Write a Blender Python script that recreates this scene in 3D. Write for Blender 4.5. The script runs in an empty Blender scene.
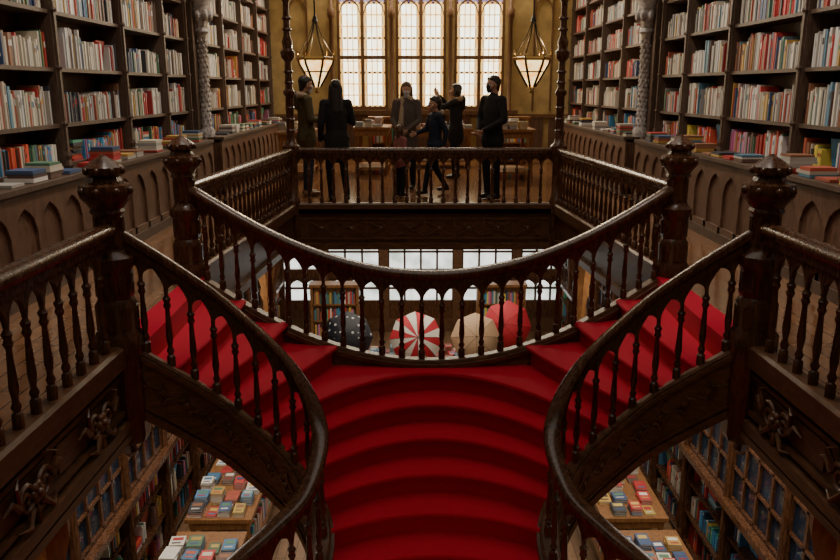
import bpy, math, random
import numpy as np
from mathutils import Vector, Matrix, Euler
random.seed(7)
R=random.Random(11)
C=bpy.context
COL=C.scene.collection

# ------------------------------------------------------------------ materials
def newmat(name):
    m=bpy.data.materials.new(name); m.use_nodes=True
    nt=m.node_tree; b=nt.nodes['Principled BSDF']
    return m,nt,b
def flat(name,c,rough=.6,metal=0,emit=None,es=0,bump=0,bscale=60,var=.15,spec=.5):
    m,nt,b=newmat(name)
    b.inputs['Roughness'].default_value=rough
    b.inputs['Metallic'].default_value=metal
    b.inputs['Specular IOR Level'].default_value=spec
    tc=nt.nodes.new('ShaderNodeTexCoord'); n=nt.nodes.new('ShaderNodeTexNoise')
    n.inputs['Scale'].default_value=bscale; n.inputs['Detail'].default_value=4
    nt.links.new(tc.outputs['Object'],n.inputs['Vector'])
    r=nt.nodes.new('ShaderNodeValToRGB')
    r.color_ramp.elements[0].position=.3; r.color_ramp.elements[1].position=.7
    r.color_ramp.elements[0].color=(*[x*(1-var) for x in c],1)
    r.color_ramp.elements[1].color=(*[min(1,x*(1+var)) for x in c],1)
    nt.links.new(n.outputs['Fac'],r.inputs['Fac']); nt.links.new(r.outputs['Color'],b.inputs['Base Color'])
    if bump:
        bp=nt.nodes.new('ShaderNodeBump'); bp.inputs['Strength'].default_value=bump; bp.inputs['Distance'].default_value=.01
        nt.links.new(n.outputs['Fac'],bp.inputs['Height']); nt.links.new(bp.outputs['Normal'],b.inputs['Normal'])
    return m
def wood(name,c1,c2,rough=.35,sc=(6,6,1.2),bump=.15,spec=.5):
    m,nt,b=newmat(name)
    b.inputs['Specular IOR Level'].default_value=spec
    tc=nt.nodes.new('ShaderNodeTexCoord'); mp=nt.nodes.new('ShaderNodeMapping'); mp.inputs['Scale'].default_value=sc
    n=nt.nodes.new('ShaderNodeTexNoise'); n.inputs['Scale'].default_value=5; n.inputs['Detail'].default_value=8; n.inputs['Distortion'].default_value=1.2
    nt.links.new(tc.outputs['Object'],mp.inputs['Vector']); nt.links.new(mp.outputs['Vector'],n.inputs['Vector'])
    r=nt.nodes.new('ShaderNodeValToRGB'); r.color_ramp.elements[0].position=.3; r.color_ramp.elements[1].position=.72
    r.color_ramp.elements[0].color=(*c1,1); r.color_ramp.elements[1].color=(*c2,1)
    nt.links.new(n.outputs['Fac'],r.inputs['Fac']); nt.links.new(r.outputs['Color'],b.inputs['Base Color'])
    mr=nt.nodes.new('ShaderNodeMapRange'); mr.inputs['To Min'].default_value=rough*.8; mr.inputs['To Max'].default_value=min(1,rough*1.3)
    nt.links.new(n.outputs['Fac'],mr.inputs['Value']); nt.links.new(mr.outputs['Result'],b.inputs['Roughness'])
    bp=nt.nodes.new('ShaderNodeBump'); bp.inputs['Strength'].default_value=bump; bp.inputs['Distance'].default_value=.01
    nt.links.new(n.outputs['Fac'],bp.inputs['Height']); nt.links.new(bp.outputs['Normal'],b.inputs['Normal'])
    return m
def planks(name,c1,c2,rough=.25):
    m,nt,b=newmat(name); b.inputs['Roughness'].default_value=rough
    tc=nt.nodes.new('ShaderNodeTexCoord'); mp=nt.nodes.new('ShaderNodeMapping'); mp.inputs['Rotation'].default_value=(0,0,math.pi/2)
    br=nt.nodes.new('ShaderNodeTexBrick'); br.inputs['Scale'].default_value=1; br.inputs['Brick Width'].default_value=1.6; br.inputs['Row Height'].default_value=.12
    br.inputs['Mortar Size'].default_value=.004; br.inputs['Color1'].default_value=(*c1,1); br.inputs['Color2'].default_value=(*c2,1); br.inputs['Mortar'].default_value=(.01,.005,.003,1)
    nt.links.new(tc.outputs['Object'],mp.inputs['Vector']); nt.links.new(mp.outputs['Vector'],br.inputs['Vector'])
    n=nt.nodes.new('ShaderNodeTexNoise'); n.inputs['Scale'].default_value=9; nt.links.new(tc.outputs['Object'],n.inputs['Vector'])
    mx=nt.nodes.new('ShaderNodeMixRGB'); mx.blend_type='MULTIPLY'; mx.inputs['Fac'].default_value=.5
    nt.links.new(br.outputs['Color'],mx.inputs['Color1']); nt.links.new(n.outputs['Fac'],mx.inputs['Color2']); nt.links.new(mx.outputs['Color'],b.inputs['Base Color'])
    return m
def bookmat(name,rough=.5):
    m,nt,b=newmat(name); b.inputs['Roughness'].default_value=rough
    a=nt.nodes.new('ShaderNodeVertexColor'); a.layer_name='Col'
    nt.links.new(a.outputs['Color'],b.inputs['Base Color']); return m
def glassemit(name,c1,c2,s,scale=3):
    m,nt,b=newmat(name)
    tc=nt.nodes.new('ShaderNodeTexCoord'); n=nt.nodes.new('ShaderNodeTexNoise'); n.inputs['Scale'].default_value=scale
    nt.links.new(tc.outputs['Object'],n.inputs['Vector'])
    r=nt.nodes.new('ShaderNodeValToRGB'); r.color_ramp.elements[0].position=.35; r.color_ramp.elements[1].position=.6
    r.color_ramp.elements[0].color=(*c1,1); r.color_ramp.elements[1].color=(*c2,1)
    nt.links.new(n.outputs['Fac'],r.inputs['Fac']); nt.links.new(r.outputs['Color'],b.inputs['Emission Color'])
    b.inputs['Base Color'].default_value=(.3,.3,.28,1); b.inputs['Roughness'].default_value=.2
    b.inputs['Emission Strength'].default_value=s; return m

WD=wood('dark_wood',(.040,.016,.007),(.125,.050,.021),.26,bump=.04)
WDX=wood('dark_wood_beam',(.055,.024,.010),(.175,.08,.036),.36,(1.5,1.5,6),bump=.1)
WP=wood('panel_wood',(.075,.038,.022),(.19,.10,.06),.42)
WM=wood('mid_wood',(.15,.062,.02),(.33,.15,.05),.4)
WS=wood('shelf_wood',(.06,.035,.022),(.13,.08,.052),.5)
WWN=wood('window_wood',(.09,.04,.013),(.19,.09,.033),.5)
FL=planks('floor_planks',(.20,.085,.036),(.29,.13,.058),.15)
FG=planks('floor_planks_lower',(.20,.105,.05),(.27,.15,.075),.35)
CARP=flat('red_carpet',(.50,.007,.030),.8,bump=.25,bscale=250,var=.2,spec=.12)
CARP.node_tree.nodes['Principled BSDF'].inputs['Sheen Weight'].default_value=.12
CARP.node_tree.nodes['Principled BSDF'].inputs['Sheen Tint'].default_value=(1,.3,.4,1)
OCH=flat('ochre_wall',(.40,.28,.11),.85,bscale=4,var=.25)
PLA=flat('plaster_ceiling',(.35,.3,.23),.9,bscale=5)
STONE=flat('carved_plaster',(.36,.32,.29),.7,bump=.5,bscale=25,var=.4)
GOLD=flat('old_brass',(.30,.18,.05),.4,metal=.9)
IRON=flat('dark_iron',(.02,.016,.012),.4,metal=.6)
LEAD=flat('window_came',(.14,.075,.025),.5)
BK=bookmat('book_covers')
PANE=glassemit('leaded_glass_clear',(1,.76,.40),(1,.95,.74),4.2,3.5)
AMB=glassemit('leaded_glass_amber',(1,.42,.06),(1,.60,.18),1.7,5)
VIO=glassemit('leaded_glass_violet',(.15,.10,.45),(.7,.5,.8),.8,7)
SKY=glassemit('skylight_glass',(1,.87,.70),(1,.94,.84),1.35,2)
SHOPG=glassemit('shop_window_glass',(.45,.52,.44),(1,1,.95),1.7,2.6)
LAMPG=glassemit('lantern_glass',(1,.42,.08),(1,.74,.32),2.6,8)
CABG,_nt,_b=newmat('cabinet_glass'); _b.inputs['Base Color'].default_value=(.02,.04,.07,1); _b.inputs['Roughness'].default_value=.05; _b.inputs['Alpha'].default_value=.55

# ------------------------------------------------------------------ builder
class MB:
    def __init__(s): s.v=[];s.f=[];s.m=[];s.c=[];s.col=(1,1,1)
    def add(s,vs,fs,mi=0):
        o=len(s.v); s.v+= [tuple(v) for v in vs]
        for f in fs: s.f.append(tuple(i+o for i in f)); s.m.append(mi); s.c.append(s.col)
    def box(s,a,b,mi=0):
        x0,y0,z0=[min(p,q) for p,q in zip(a,b)]; x1,y1,z1=[max(p,q) for p,q in zip(a,b)]
        s.add([(x0,y0,z0),(x1,y0,z0),(x1,y1,z0),(x0,y1,z0),(x0,y0,z1),(x1,y0,z1),(x1,y1,z1),(x0,y1,z1)],
          [(0,3,2,1),(4,5,6,7),(0,1,5,4),(1,2,6,5),(2,3,7,6),(3,0,4,7)],mi)
    def obox(s,c,h,M,mi=0):
        vs=[]
        for sx,sy,sz in [(-1,-1,-1),(1,-1,-1),(1,1,-1),(-1,1,-1),(-1,-1,1),(1,-1,1),(1,1,1),(-1,1,1)]:
            vs.append(Vector(c)+M@Vector((sx*h[0],sy*h[1],sz*h[2])))
        s.add(vs,[(0,3,2,1),(4,5,6,7),(0,1,5,4),(1,2,6,5),(2,3,7,6),(3,0,4,7)],mi)
    def rev(s,prof,c,n=8,mi=0,rot=0,sx=1,sy=1):
        vs=[];fs=[];k=len(prof)
        for r,z in prof:
            for i in range(n):
                a=2*math.pi*i/n+rot; vs.append((c[0]+r*math.cos(a)*sx,c[1]+r*math.sin(a)*sy,c[2]+z))
        for j in range(k-1):
            for i in range(n):
                i2=(i+1)%n; fs.append((j*n+i,j*n+i2,(j+1)*n+i2,(j+1)*n+i))
        fs.append(tuple(range(n))[::-1]); fs.append(tuple((k-1)*n+i for i in range(n)))
        s.add(vs,fs,mi)
    def sweep(s,pts,prof,mi=0,cap=True):
        pts=[Vector(p) for p in pts]; n=len(prof); vs=[];fs=[]
        for i,p in enumerate(pts):
            t=pts[min(i+1,len(pts)-1)]-pts[max(i-1,0)]; t.z=0
            if t.length<1e-6: t=Vector((1,0,0))
            t.normalize(); sd=Vector((t.y,-t.x,0))
            for a,u in prof: vs.append(p+sd*a+Vector((0,0,u)))
        for i in range(len(pts)-1):
            for j in range(n):
                j2=(j+1)%n; fs.append((i*n+j,i*n+j2,(i+1)*n+j2,(i+1)*n+j))
        if cap: fs.append(tuple(range(n))[::-1]); fs.append(tuple((len(pts)-1)*n+j for j in range(n)))
        s.add(vs,fs,mi)
    def tube(s,pts,r,n=6,mi=0,taper=None):
        pts=[Vector(p) for p in pts]; vs=[];fs=[]; ref=None
        for i,p in enumerate(pts):
            t=(pts[min(i+1,len(pts)-1)]-pts[max(i-1,0)]).normalized()
            if ref is None: ref=t.orthogonal().normalized()
            u=(ref-t*ref.dot(t)); 
            if u.length<1e-5: u=t.orthogonal()
            u.normalize(); ref=u; w=t.cross(u)
            rr=r if taper is None else r*(1+(taper-1)*i/(len(pts)-1))
            for k in range(n):
                a=2*math.pi*k/n; vs.append(p+(u*math.cos(a)+w*math.sin(a))*rr)
        for i in range(len(pts)-1):
            for j in range(n):
                j2=(j+1)%n; fs.append((i*n+j,i*n+j2,(i+1)*n+j2,(i+1)*n+j))
        fs.append(tuple(range(n))[::-1]); fs.append(tuple((len(pts)-1)*n+j for j in range(n)))
        s.add(vs,fs,mi)
    def prism(s,poly,z0,z1,mt=0,ms=1):
        n=len(poly)
        vs=[(x,y,z0) for x,y in poly]+[(x,y,z1) for x,y in poly]
        s.add(vs,[tuple(range(n,2*n))],mt)
        s.add(vs,[tuple(range(n))[::-1]]+[(i,(i+1)%n,n+(i+1)%n,n+i) for i in range(n)],ms)
    def spandrel(s,A,B,zs,zt,H,n,th,mi=0,seg=8,thin=0):
        A=Vector(A[:2]);B=Vector(B[:2]);nv=Vector(n)*th*.5; vs=[]
        for i in range(seg+1):
            u=i/seg; w=u if u<=.5 else 1-u
            a=math.sqrt(max(0,1-(1-w)**2))/.866
            p=A.lerp(B,u); zc=zs[0]+(zs[1]-zs[0])*u+H*a; zz=zt[0]+(zt[1]-zt[0])*u
            if thin: zz=min(zz,zc+thin)
            vs+=[(p.x+nv.x,p.y+nv.y,zc),(p.x+nv.x,p.y+nv.y,zz),(p.x-nv.x,p.y-nv.y,zz),(p.x-nv.x,p.y-nv.y,zc)]
        fs=[]
        for i in range(seg):
            a=i*4;b=a+4
            for j in range(4): fs.append((a+j,a+(j+1)%4,b+(j+1)%4,b+j))
        s.add(vs,fs,mi)
    def sph(s,c,r,mi=0,n=8,m=6):
        prof=[(math.sin(math.pi*j/m)+1e-4,-math.cos(math.pi*j/m)) for j in range(m+1)]
        vs=[];fs=[]
        for q,z in prof:
            for i in range(n):
                a=2*math.pi*i/n; vs.append((c[0]+q*math.cos(a)*r[0],c[1]+q*math.sin(a)*r[1],c[2]+z*r[2]))
        for j in range(m):
            for i in range(n): i2=(i+1)%n; fs.append((j*n+i,j*n+i2,(j+1)*n+i2,(j+1)*n+i))
        s.add(vs,fs,mi)
    def build(s,name,mats,smooth=False,parent=None,col=False):
        me=bpy.data.meshes.new(name); me.from_pydata(s.v,[],s.f)
        for m in mats: me.materials.append(m)
        me.polygons.foreach_set('material_index',s.m)
        if col:
            ca=me.color_attributes.new('Col','FLOAT_COLOR','CORNER')
            arr=[]
            for f,c in zip(s.f,s.c): arr+= [c[0],c[1],c[2],1.0]*len(f)
            ca.data.foreach_set('color',arr)
        if smooth:
            me.polygons.foreach_set('use_smooth',[True]*len(s.f))
            me.set_sharp_from_angle(angle=math.radians(40))
        me.update(); o=bpy.data.objects.new(name,me); COL.objects.link(o)
        if parent: o.parent=parent
        return o
def empty(name,loc=(0,0,0)):
    e=bpy.data.objects.new(name,None); e.location=loc; e.empty_display_size=.1; COL.objects.link(e); return e

def catmull(P,n=10):
    P=[Vector(p) for p in P]; out=[]
    for i in range(len(P)-1):
        p0=P[max(i-1,0)];p1=P[i];p2=P[i+1];p3=P[min(i+2,len(P)-1)]
        for j in range(n):
            t=j/n; out.append(.5*((2*p1)+(-p0+p2)*t+(2*p0-5*p1+4*p2-p3)*t*t+(-p0+3*p1-3*p2+p3)*t**3))
    out.append(P[-1]); return out
def resample(P,n):
    P=[Vector(p) for p in P]; L=[0]
    for a,b in zip(P,P[1:]): L.append(L[-1]+(b-a).length)
    out=[]
    for i in range(n+1):
        d=L[-1]*i/n; k=0
        while k<len(L)-2 and L[k+1]<d: k+=1
        seg=L[k+1]-L[k]; out.append(P[k].lerp(P[k+1],(d-L[k])/seg if seg>0 else 0))
    return out
def planlen(P): return sum((Vector(b)-Vector(a)).to_2d().length for a,b in zip(P,P[1:]))

# ------------------------------------------------------------------ geometry params
ZG=-4.2
XN=2.0
RAILH=.78
HAND=[(-.052,-.03),(-.058,0),(-.05,.022),(-.03,.036),(.03,.036),(.05,.022),(.058,0),(.052,-.03),(.035,-.045),(-.035,-.045)]
BAL=[(.028,0),(.028,.10),(.016,.12),(.026,.16),(.015,.20),(.024,.30),(.014,.58),(.026,.62),(.018,.65),(.028,.69),(.014,.72),(.013,1)]
def railing(name,path,spacing=.165,string=(.06,-.08),sw=.06,h=RAILH):
    b=MB(); path=[Vector(p) for p in path]
    b.sweep([p+Vector((0,0,h)) for p in path],HAND)
    b.sweep([p+Vector((0,0,h-.07)) for p in path],[(-.03,-.018),(-.03,.03),(.03,.03),(.03,-.018)])
    t,bo=string
    b.sweep(path,[(-sw,bo),(-sw,t-.02),(-sw*.7,t),(sw*.7,t),(sw,t-.02),(sw,bo)],mi=1)
    n=max(2,round(planlen(path)/spacing)); Q=resample(path,n)
    if bo<-.2:
        b.sweep([p+Vector((0,0,bo+.03)) for p in path],[(-sw-.025,-.035),(-sw-.025,.025),(sw+.025,.025),(sw+.025,-.035)],mi=1)
        b.sweep([p+Vector((0,0,bo+.085)) for p in path],[(-sw-.012,-.01),(-sw-.012,.01),(sw+.012,.01),(sw+.012,-.01)],mi=1)
        b.sweep([p+Vector((0,0,t-.05)) for p in path],[(-sw-.02,-.02),(-sw-.02,.015),(sw+.02,.015),(sw+.02,-.02)],mi=1)
        for a,c in zip(Q,Q[1:]):
            m=(a+c)/2; m.z+=(t+bo)/2+.02; d=(c-a).normalized(); dh=Vector((d.x,d.y,0)).normalized(); nn=Vector((-dh.y,dh.x,0))
            L=(c-a).length*.42
            for q in (1,-1):
                base=m+nn*q*(sw+.004)
                for e1,e2 in ((d*L,Vector((0,0,.085))),(Vector((0,0,.085)),-d*L),(-d*L,Vector((0,0,-.085))),(Vector((0,0,-.085)),d*L)):
                    mid=(e1+e2)*.33
                    b.tube([base+e1,base+mid,base+e2],.010,4,1)
                b.sph(base,(.022,.022,.022),1,6,4)
    for i,p in enumerate(Q):
        if 0<i<n:
            z0=p.z+t; z1=p.z+h-.05; b.rev([(r,q*(z1-z0)) for r,q in BAL],(p.x,p.y,z0),8)
    for a,c in zip(Q,Q[1:]):
        d=(c-a).to_2d(); nn=Vector((-d.y,d.x)).normalized()
        hh=h-.05-t
        sp=lambda p:p.z+t+hh*.70
        b.spandrel(a,c,(sp(a),sp(c)),(a.z+h-.08,c.z+h-.08),hh*.215,nn,.026)
    return b.build(name,[WD,WDX],smooth=True)
def newel(name,x,y,z=0,drop=.62,sc=1.0):
    b=MB()
    P=[(.02,-drop-.12),(.05,-drop-.08),(.03,-drop-.03),(.12,-drop),(.14,-drop+.05),(.14,-.05),(.15,0),(.15,.10),(.128,.13),(.128,.30),(.105,.34),(.115,.36),(.115,.52),(.135,.55),(.135,.60),(.10,.63),(.088,.66),(.088,.86),(.105,.88),(.095,.90),(.115,.93),(.15,.97),(.158,1.01),(.15,1.045),(.10,1.065),(.088,1.09),(.115,1.11),(.115,1.15),(.07,1.185),(.03,1.21),(.01,1.225)]
    b.rev([(r*sc,q) for r,q in P],(x,y,z),8,rot=math.pi/8)
    for i in range(8):
        a=i*math.pi/4
        dx,dy=math.cos(a),math.sin(a)
        b.obox((x+dx*.084*sc,y+dy*.084*sc,z+.76),(.006,.018,.085),Matrix.Rotation(a,3,'Z'))
        b.sph((x+dx*.146*sc,y+dy*.146*sc,z+1.01),(.022,.022,.026))
        b.obox((x+dx*.118*sc,y+dy*.118*sc,z+.22),(.008,.03,.07),Matrix.Rotation(a,3,'Z'))
        b.obox((x+dx*.108*sc,y+dy*.108*sc,z+.44),(.006,.022,.06),Matrix.Rotation(a,3,'Z'))
        b.sph((x+dx*.112*sc,y+dy*.112*sc,z+1.13),(.018,.018,.022))
    return b.build(name,[WD],smooth=True)

# stairs paths
INH=[(2.0,4.72,1.61),(1.65,4.88,1.915),(1.34,5.0,2.22),(.97,5.02,2.64),(.78,4.84,3.01),(.83,4.47,3.25),(1.02,4.24,3.39),(1.2,4.08,3.49),(1.45,3.9,3.65),(1.75,3.65,3.85),(2.0,3.3,4.0)]
CZ=1.61
inp=[Vector((x,y,CZ-h)) for x,y,h in INH]
IN=catmull(inp,10)
def outp(x):
    u=min(1,abs(x)/2.10); 
    return Vector((x,6.27+.43*u*u,-.67*(1-u**2)**1.15))
OUTX=[-2.10+4.20*i/48 for i in range(49)]
OUT=[outp(x) for x in OUTX]
def mir(P): return [Vector((-p.x,p.y,p.z)) for p in P]
def in_at(z):
    for a,b in zip(IN,IN[1:]):
        if a.z>=z>=b.z: return a.lerp(b,(a.z-z)/(a.z-b.z+1e-9))
    return IN[-1]
STEP=.17
def nosing_half(k):
    e=-STEP*(k-.5); I=in_at(e)
    if k<=4:
        ox={1:1.98,2:1.60,3:1.22,4:.78}[k]; O=outp(ox)
        mid=(I+O)/2+Vector((-.05,0,0))
    else:
        yc=6.10-.262*(k-5); O=Vector((0,yc,0)); mid=Vector((I.x*.5,yc,0))
    out=[]
    for i in range(17):
        t=i/16; p=I*(1-t)**2+mid*2*t*(1-t)+O*t*t; out.append(Vector((p.x,p.y,0)))
    return out
def full(k):
    h=nosing_half(k); L=mir(h); return L+h[::-1][1:]
st=MB()
def tread(far,near,z,top=True):
    n=len(far); vs=[];fs=[]
    for i in range(n):
        f,nr=far[i],near[i]
        d=(f-nr); d.z=0
        L=max(d.length,1e-4); d=d/L
        q=nr+d*.045; over=f+d*.05
        vs+=[(over.x,over.y,z),(nr.x+d.x*.02,nr.y+d.y*.02,z),(nr.x+d.x*.005,nr.y+d.y*.005,z-.008),(nr.x,nr.y,z-.022),(nr.x+d.x*.008,nr.y+d.y*.008,z-.036),(q.x,q.y,z-.044),(q.x,q.y,z-.26),(over.x,over.y,z-.30)]
    K=8
    for i in range(n-1):
        for j in range(K-1):
            a=i*K+j;b=(i+1)*K+j
            fs.append((a,b,b+1,a+1))
        fs.append((i*K+K-1,(i+1)*K+K-1,(i+1)*K,i*K))
    st.add(vs,fs,0)
for k in range(1,4):
    a=nosing_half(k); b=nosing_half(k+1)
    tread(a,b,-STEP*k); tread(mir(a),mir(b),-STEP*k)
h4=nosing_half(4); 
mid=[outp(x) for x in [ -.78+1.56*i/12 for i in range(13)]]
far4=resample([Vector((p.x,p.y,0)) for p in (mir(h4)+mid[1:-1]+h4[::-1])],32)
tread(far4,resample(full(5),32),-STEP*4)
NK=14
for k in range(5,NK): tread(full(k),full(k+1),-STEP*k)
nl=full(NK); st.prism([(p.x,p.y) for p in nl]+[(2.0,2.0),(-2.0,2.0)],-STEP*NK-.2,-STEP*NK,0,1)
a1=nosing_half(1)
for sgn in (1,-1):
    poly=[(sgn*2.12,4.74),(sgn*2.12,6.7)]+[(sgn*p.x,p.y) for p in a1[::-1]]
    st.prism(poly,-.28,0.004,0,0)
stairs=st.build('red_carpet_staircase',[CARP,WDX],smooth=True)
b=MB(); b.box((-1.2,2.1,ZG),(1.2,3.3,-STEP*NK-.2),0)
for i in range(5): b.box((-1.15+i*.47,3.3,ZG+.15),(-.78+i*.47,3.33,-STEP*NK-.35),1)
b.build('stair_pier',[WDX,WP])

for sgn in (1,-1):
    P=IN if sgn>0 else mir(IN)
    railing('stair_balustrade',P,.15,string=(.07,-.40),sw=.055)
railing('stair_balustrade',OUT,.16,string=(.05,-.36),sw=.05)
railing('gallery_balustrade',[(-1.77,10.8,0),(0,10.8,0),(1.77,10.8,0)],.165)
for s in (1,-1):
    railing('gallery_balustrade',[(s*1.834,10.74,0),(s*2.10,6.78,0)],.165)
    railing('gallery_balustrade',[(s*XN,.75,0),(s*XN,4.64,0)],.175)
    newel('newel_post',s*2.01,4.72); newel('newel_post',s*2.12,6.7,drop=.5)
railing('gallery_balustrade',[(-XN,.75,0),(XN,.75,0)],.165)
for s in (1,-1):
    b=MB()
    P=[(.10,-.6),(.10,0),(.11,.02),(.11,.1),(.08,.14),(.08,.7),(.12,.76),(.12,.84),(.07,.88),(.055,.95),(.055,1.5),(.08,1.53),(.08,1.57),(.05,1.6),(.045,1.95),(.09,2.0),(.10,2.08),(.06,2.12),(.075,2.2),(.045,2.28),(.04,2.7),(.08,2.76),(.08,2.82),(.04,2.86),(.04,5.2)]
    b.rev(P,(s*1.83,10.8,0),8,rot=math.pi/8)
    for zz in (1.05,1.2,1.35,1.68,1.82,2.36,2.5):
        b.rev([(.055,-.02),(.068,0),(.055,.02)],(s*1.83,10.8,zz),8)
    b.build('corner_column',[WD],smooth=True)

# ------------------------------------------------------------------ slabs / shell
b=MB()
for s in (1,-1):
    poly=[(s*3.75,-2),(s*XN,-2),(s*XN,4.72),(s*2.12,4.74),(s*2.12,6.7),(s*1.83,10.8),(s*3.75,10.8)]
    if s>0: poly=poly[::-1]
    b.prism(poly,-.05,0,0,1); b.prism(poly,-.5,-.05,1,1)
b.prism([(-3.75,10.8),(3.75,10.8),(3.75,18.4),(-3.75,18.4)],-.05,0,0,1)
b.prism([(-3.75,10.8),(3.75,10.8),(3.75,18.4),(-3.75,18.4)],-.6,-.05,2,2)
b.prism([(-XN,-2),(XN,-2),(XN,.75),(-XN,.75)],-.05,0,0,1)
b.prism([(-XN,-2),(XN,-2),(XN,.75),(-XN,.75)],-.5,-.05,2,1)
b.build('floor_gallery',[FL,WDX,PLA])
b=MB(); b.prism([(-3.75,-2),(3.75,-2),(3.75,18.4),(-3.75,18.4)],ZG-.1,ZG,0,0); b.build('floor_lower',[FG])
for s,n in ((-1,'left'),(1,'right')):
    b=MB(); b.box((s*3.75,-2,ZG),(s*3.9,18.4,5.2)); b.build('wall_'+n,[OCH])
b=MB(); b.box((-3.75,-2.15,ZG),(3.75,-2,5.2)); b.build('wall_back',[OCH])

b=MB()
for s in (1,-1):
    for z,w,h in ((-.06,.05,.03),(-.14,.03,.015),(-.47,.06,.04),(-.38,.035,.015)):
        b.box((s*XN,.8,z-h),(s*(XN-w),4.58,z+h))
    for i in range(4):
        y=1.0+i*.9; b.box((s*XN,y,-.34),(s*(XN-.015),y+.78,-.18),1)
    b.box((s*(XN-.06),.7,-.56),(s*2.2,4.6,-.5))
for z,w,h in ((-.05,.06,.03),(-.55,.06,.045),(-.44,.03,.015),(-.16,.03,.015)):
    b.box((-1.75,10.8,z-h),(1.75,10.8-w,z+h))
b.box((-1.75,10.8,-.6),(1.75,10.79,0),1)
for i in range(9):
    x=-1.65+i*.4125
    b.box((x-.015,10.8,-.42),(x+.015,10.765,-.18))
    if i<8:
        for q in (1,-1):
            b.obox((x+.206,10.78,-.30),(.20,.012,.012),Matrix.Rotation(q*.5,3,'Y'))
        b.sph((x+.206,10.775,-.30),(.035,.02,.035))
for s in (1,-1):
    for z,w,h in ((-.05,.05,.03),(-.47,.05,.04)):
        b.sweep([(s*1.84,10.6,z),(s*2.10,6.9,z)],[(-w,-h),(-w,h),(w,h),(w,-h)])
b.build('trim_1',[WDX,WDX])

def ornament(s,y,z,x,scale=1.0):
    b=MB()
    for q in (1,-1):
        pts=[]
        for i in range(26):
            a=i/25*3.6*math.pi; r=.085*(1-i/29)*scale
            pts.append((x-s*.03,y+q*(.09*scale+r*math.cos(a)),z+r*math.sin(a)))
        b.tube(pts,.015*scale,6,taper=.6)
        b.tube([(x-s*.03,y+q*(.17*scale),z),(x-s*.04,y+q*.23*scale,z+.06*scale),(x-s*.03,y+q*.30*scale,z+.03*scale)],.024*scale,6,taper=.2)
        b.tube([(x-s*.03,y+q*(.05*scale),z-.06*scale),(x-s*.05,y+q*.12*scale,z-.13*scale),(x-s*.03,y+q*.2*scale,z-.11*scale)],.022*scale,6,taper=.2)
        b.tube([(x-s*.03,y+q*(.16*scale),z+.02*scale),(x-s*.05,y+q*.2*scale,z+.12*scale),(x-s*.03,y+q*.14*scale,z+.15*scale)],.018*scale,6,taper=.2)
    for i in range(6):
        a=i*math.pi/3
        b.sph((x-s*.035,y+.035*math.cos(a)*scale,z+.035*math.sin(a)*scale),(.02,.024*scale,.024*scale))
    b.sph((x-s*.05,y,z),(.025,.022*scale,.022*scale))
    b.sph((x-s*.03,y,z-.12*scale),(.02,.02*scale,.06*scale))
    return b.build('carved_ornament',[WDX],smooth=True)
for s in (1,-1):
    for y in (4.2,3.4,2.55): ornament(s,y,-.27,s*(XN-.01),1.0)

# end wall with window openings
yW=18.3
WX=[(-1.88,-.76),(-.56,.56),(.76,1.88)]
zs,zt=1.12,4.3
b=MB()
def wbox(x0,x1,z0,z1): b.box((x0,yW,z0),(x1,yW+.15,z1))
wbox(-3.75,-1.88,0,5.2); wbox(1.88,3.75,0,5.2); wbox(-1.88,1.88,0,zs); wbox(-1.88,1.88,zt,5.2)
wbox(-.76,-.56,zs,zt); wbox(.56,.76,zs,zt)
b.build('wall_window_end',[OCH])
for wi,(x0,x1) in enumerate(WX):
    b=MB(); y=yW+.06
    w=x1-x0
    for h in range(2):
        a0=x0+.055+h*(w/2-.015); a1=a0+w/2-.095
        nc=3;nr=9; z0=zs+.08; z1=3.45
        bw=.055
        b.box((a0,y,z0),(a0+bw,y+.02,z1),1); b.box((a1-bw,y,z0),(a1,y+.02,z1),1)
        g0=a0+bw; g1=a1-bw
        cw=(g1-g0)/nc; ch=(z1-z0)/nr
        for i in range(nc):
            for j in range(nr): b.box((g0+i*cw,y,z0+j*ch),(g0+(i+1)*cw,y+.02,z0+(j+1)*ch),0)
        for i in range(nc+1): b.box((g0+i*cw-.007,y-.015,z0),(g0+i*cw+.007,y,z1),3)
        for j in range(nr+1):
            t=.022 if j%3==0 else .008
            b.box((a0,y-.015,z0+j*ch-t),(a1,y,z0+j*ch+t),3)
            for i in range(nc+1):
                b.obox((g0+i*cw,y-.012,z0+j*ch),(.028,.012,.028),Matrix.Rotation(math.pi/4,3,'Y'),1)
        b.box((a0,y,3.45),(a1,y+.02,4.25),2)
        b.spandrel((a0,y-.02),(a1,y-.02),(3.2,3.2),(3.62,3.62),.30,(0,1),.05,4,10,thin=.05)
        b.spandrel((a0,y-.02),(.5*(a0+a1),y-.02),(3.5,3.5),(4.0,4.0),.2,(0,1),.04,4,8,thin=.03)
        b.spandrel((.5*(a0+a1),y-.02),(a1,y-.02),(3.5,3.5),(4.0,4.0),.2,(0,1),.04,4,8,thin=.03)
    b.spandrel((x0,y-.03),(x1,y-.03),(3.6,3.6),(4.3,4.3),.6,(0,1),.06,4,12)
    for xx,t in ((x0+.025,.03),((x0+x1)/2,.035),(x1-.025,.03)): b.box((xx-t,y-.06,zs),(xx+t,y,zt),4)
    b.box((x0,y-.12,zs),(x1,y,zs+.08),4); b.box((x0,y-.05,2.24),(x1,y,2.32),4)
    b.build('window_%d'%(wi+1),[PANE,AMB,VIO,LEAD,WWN])
b=MB()
for x in (-2.0,-.66,.66,2.0):
    b.rev([(.09,.9),(.09,1.1),(.05,1.15),(.05,3.1),(.08,3.15),(.09,3.3),(.05,3.35),(.05,4.5)],(x,yW-.05,0),8,mi=1)
b.box((-2.2,yW-.22,1.02),(2.2,yW,1.12),1)
for i in range(9): b.box((-3.7+i*.83,yW-.04,.1),(-3.7+i*.83+.7,yW-.0,.95),0)
b.box((-3.4,yW-.06,.95),(3.4,yW,1.03),1)
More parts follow.
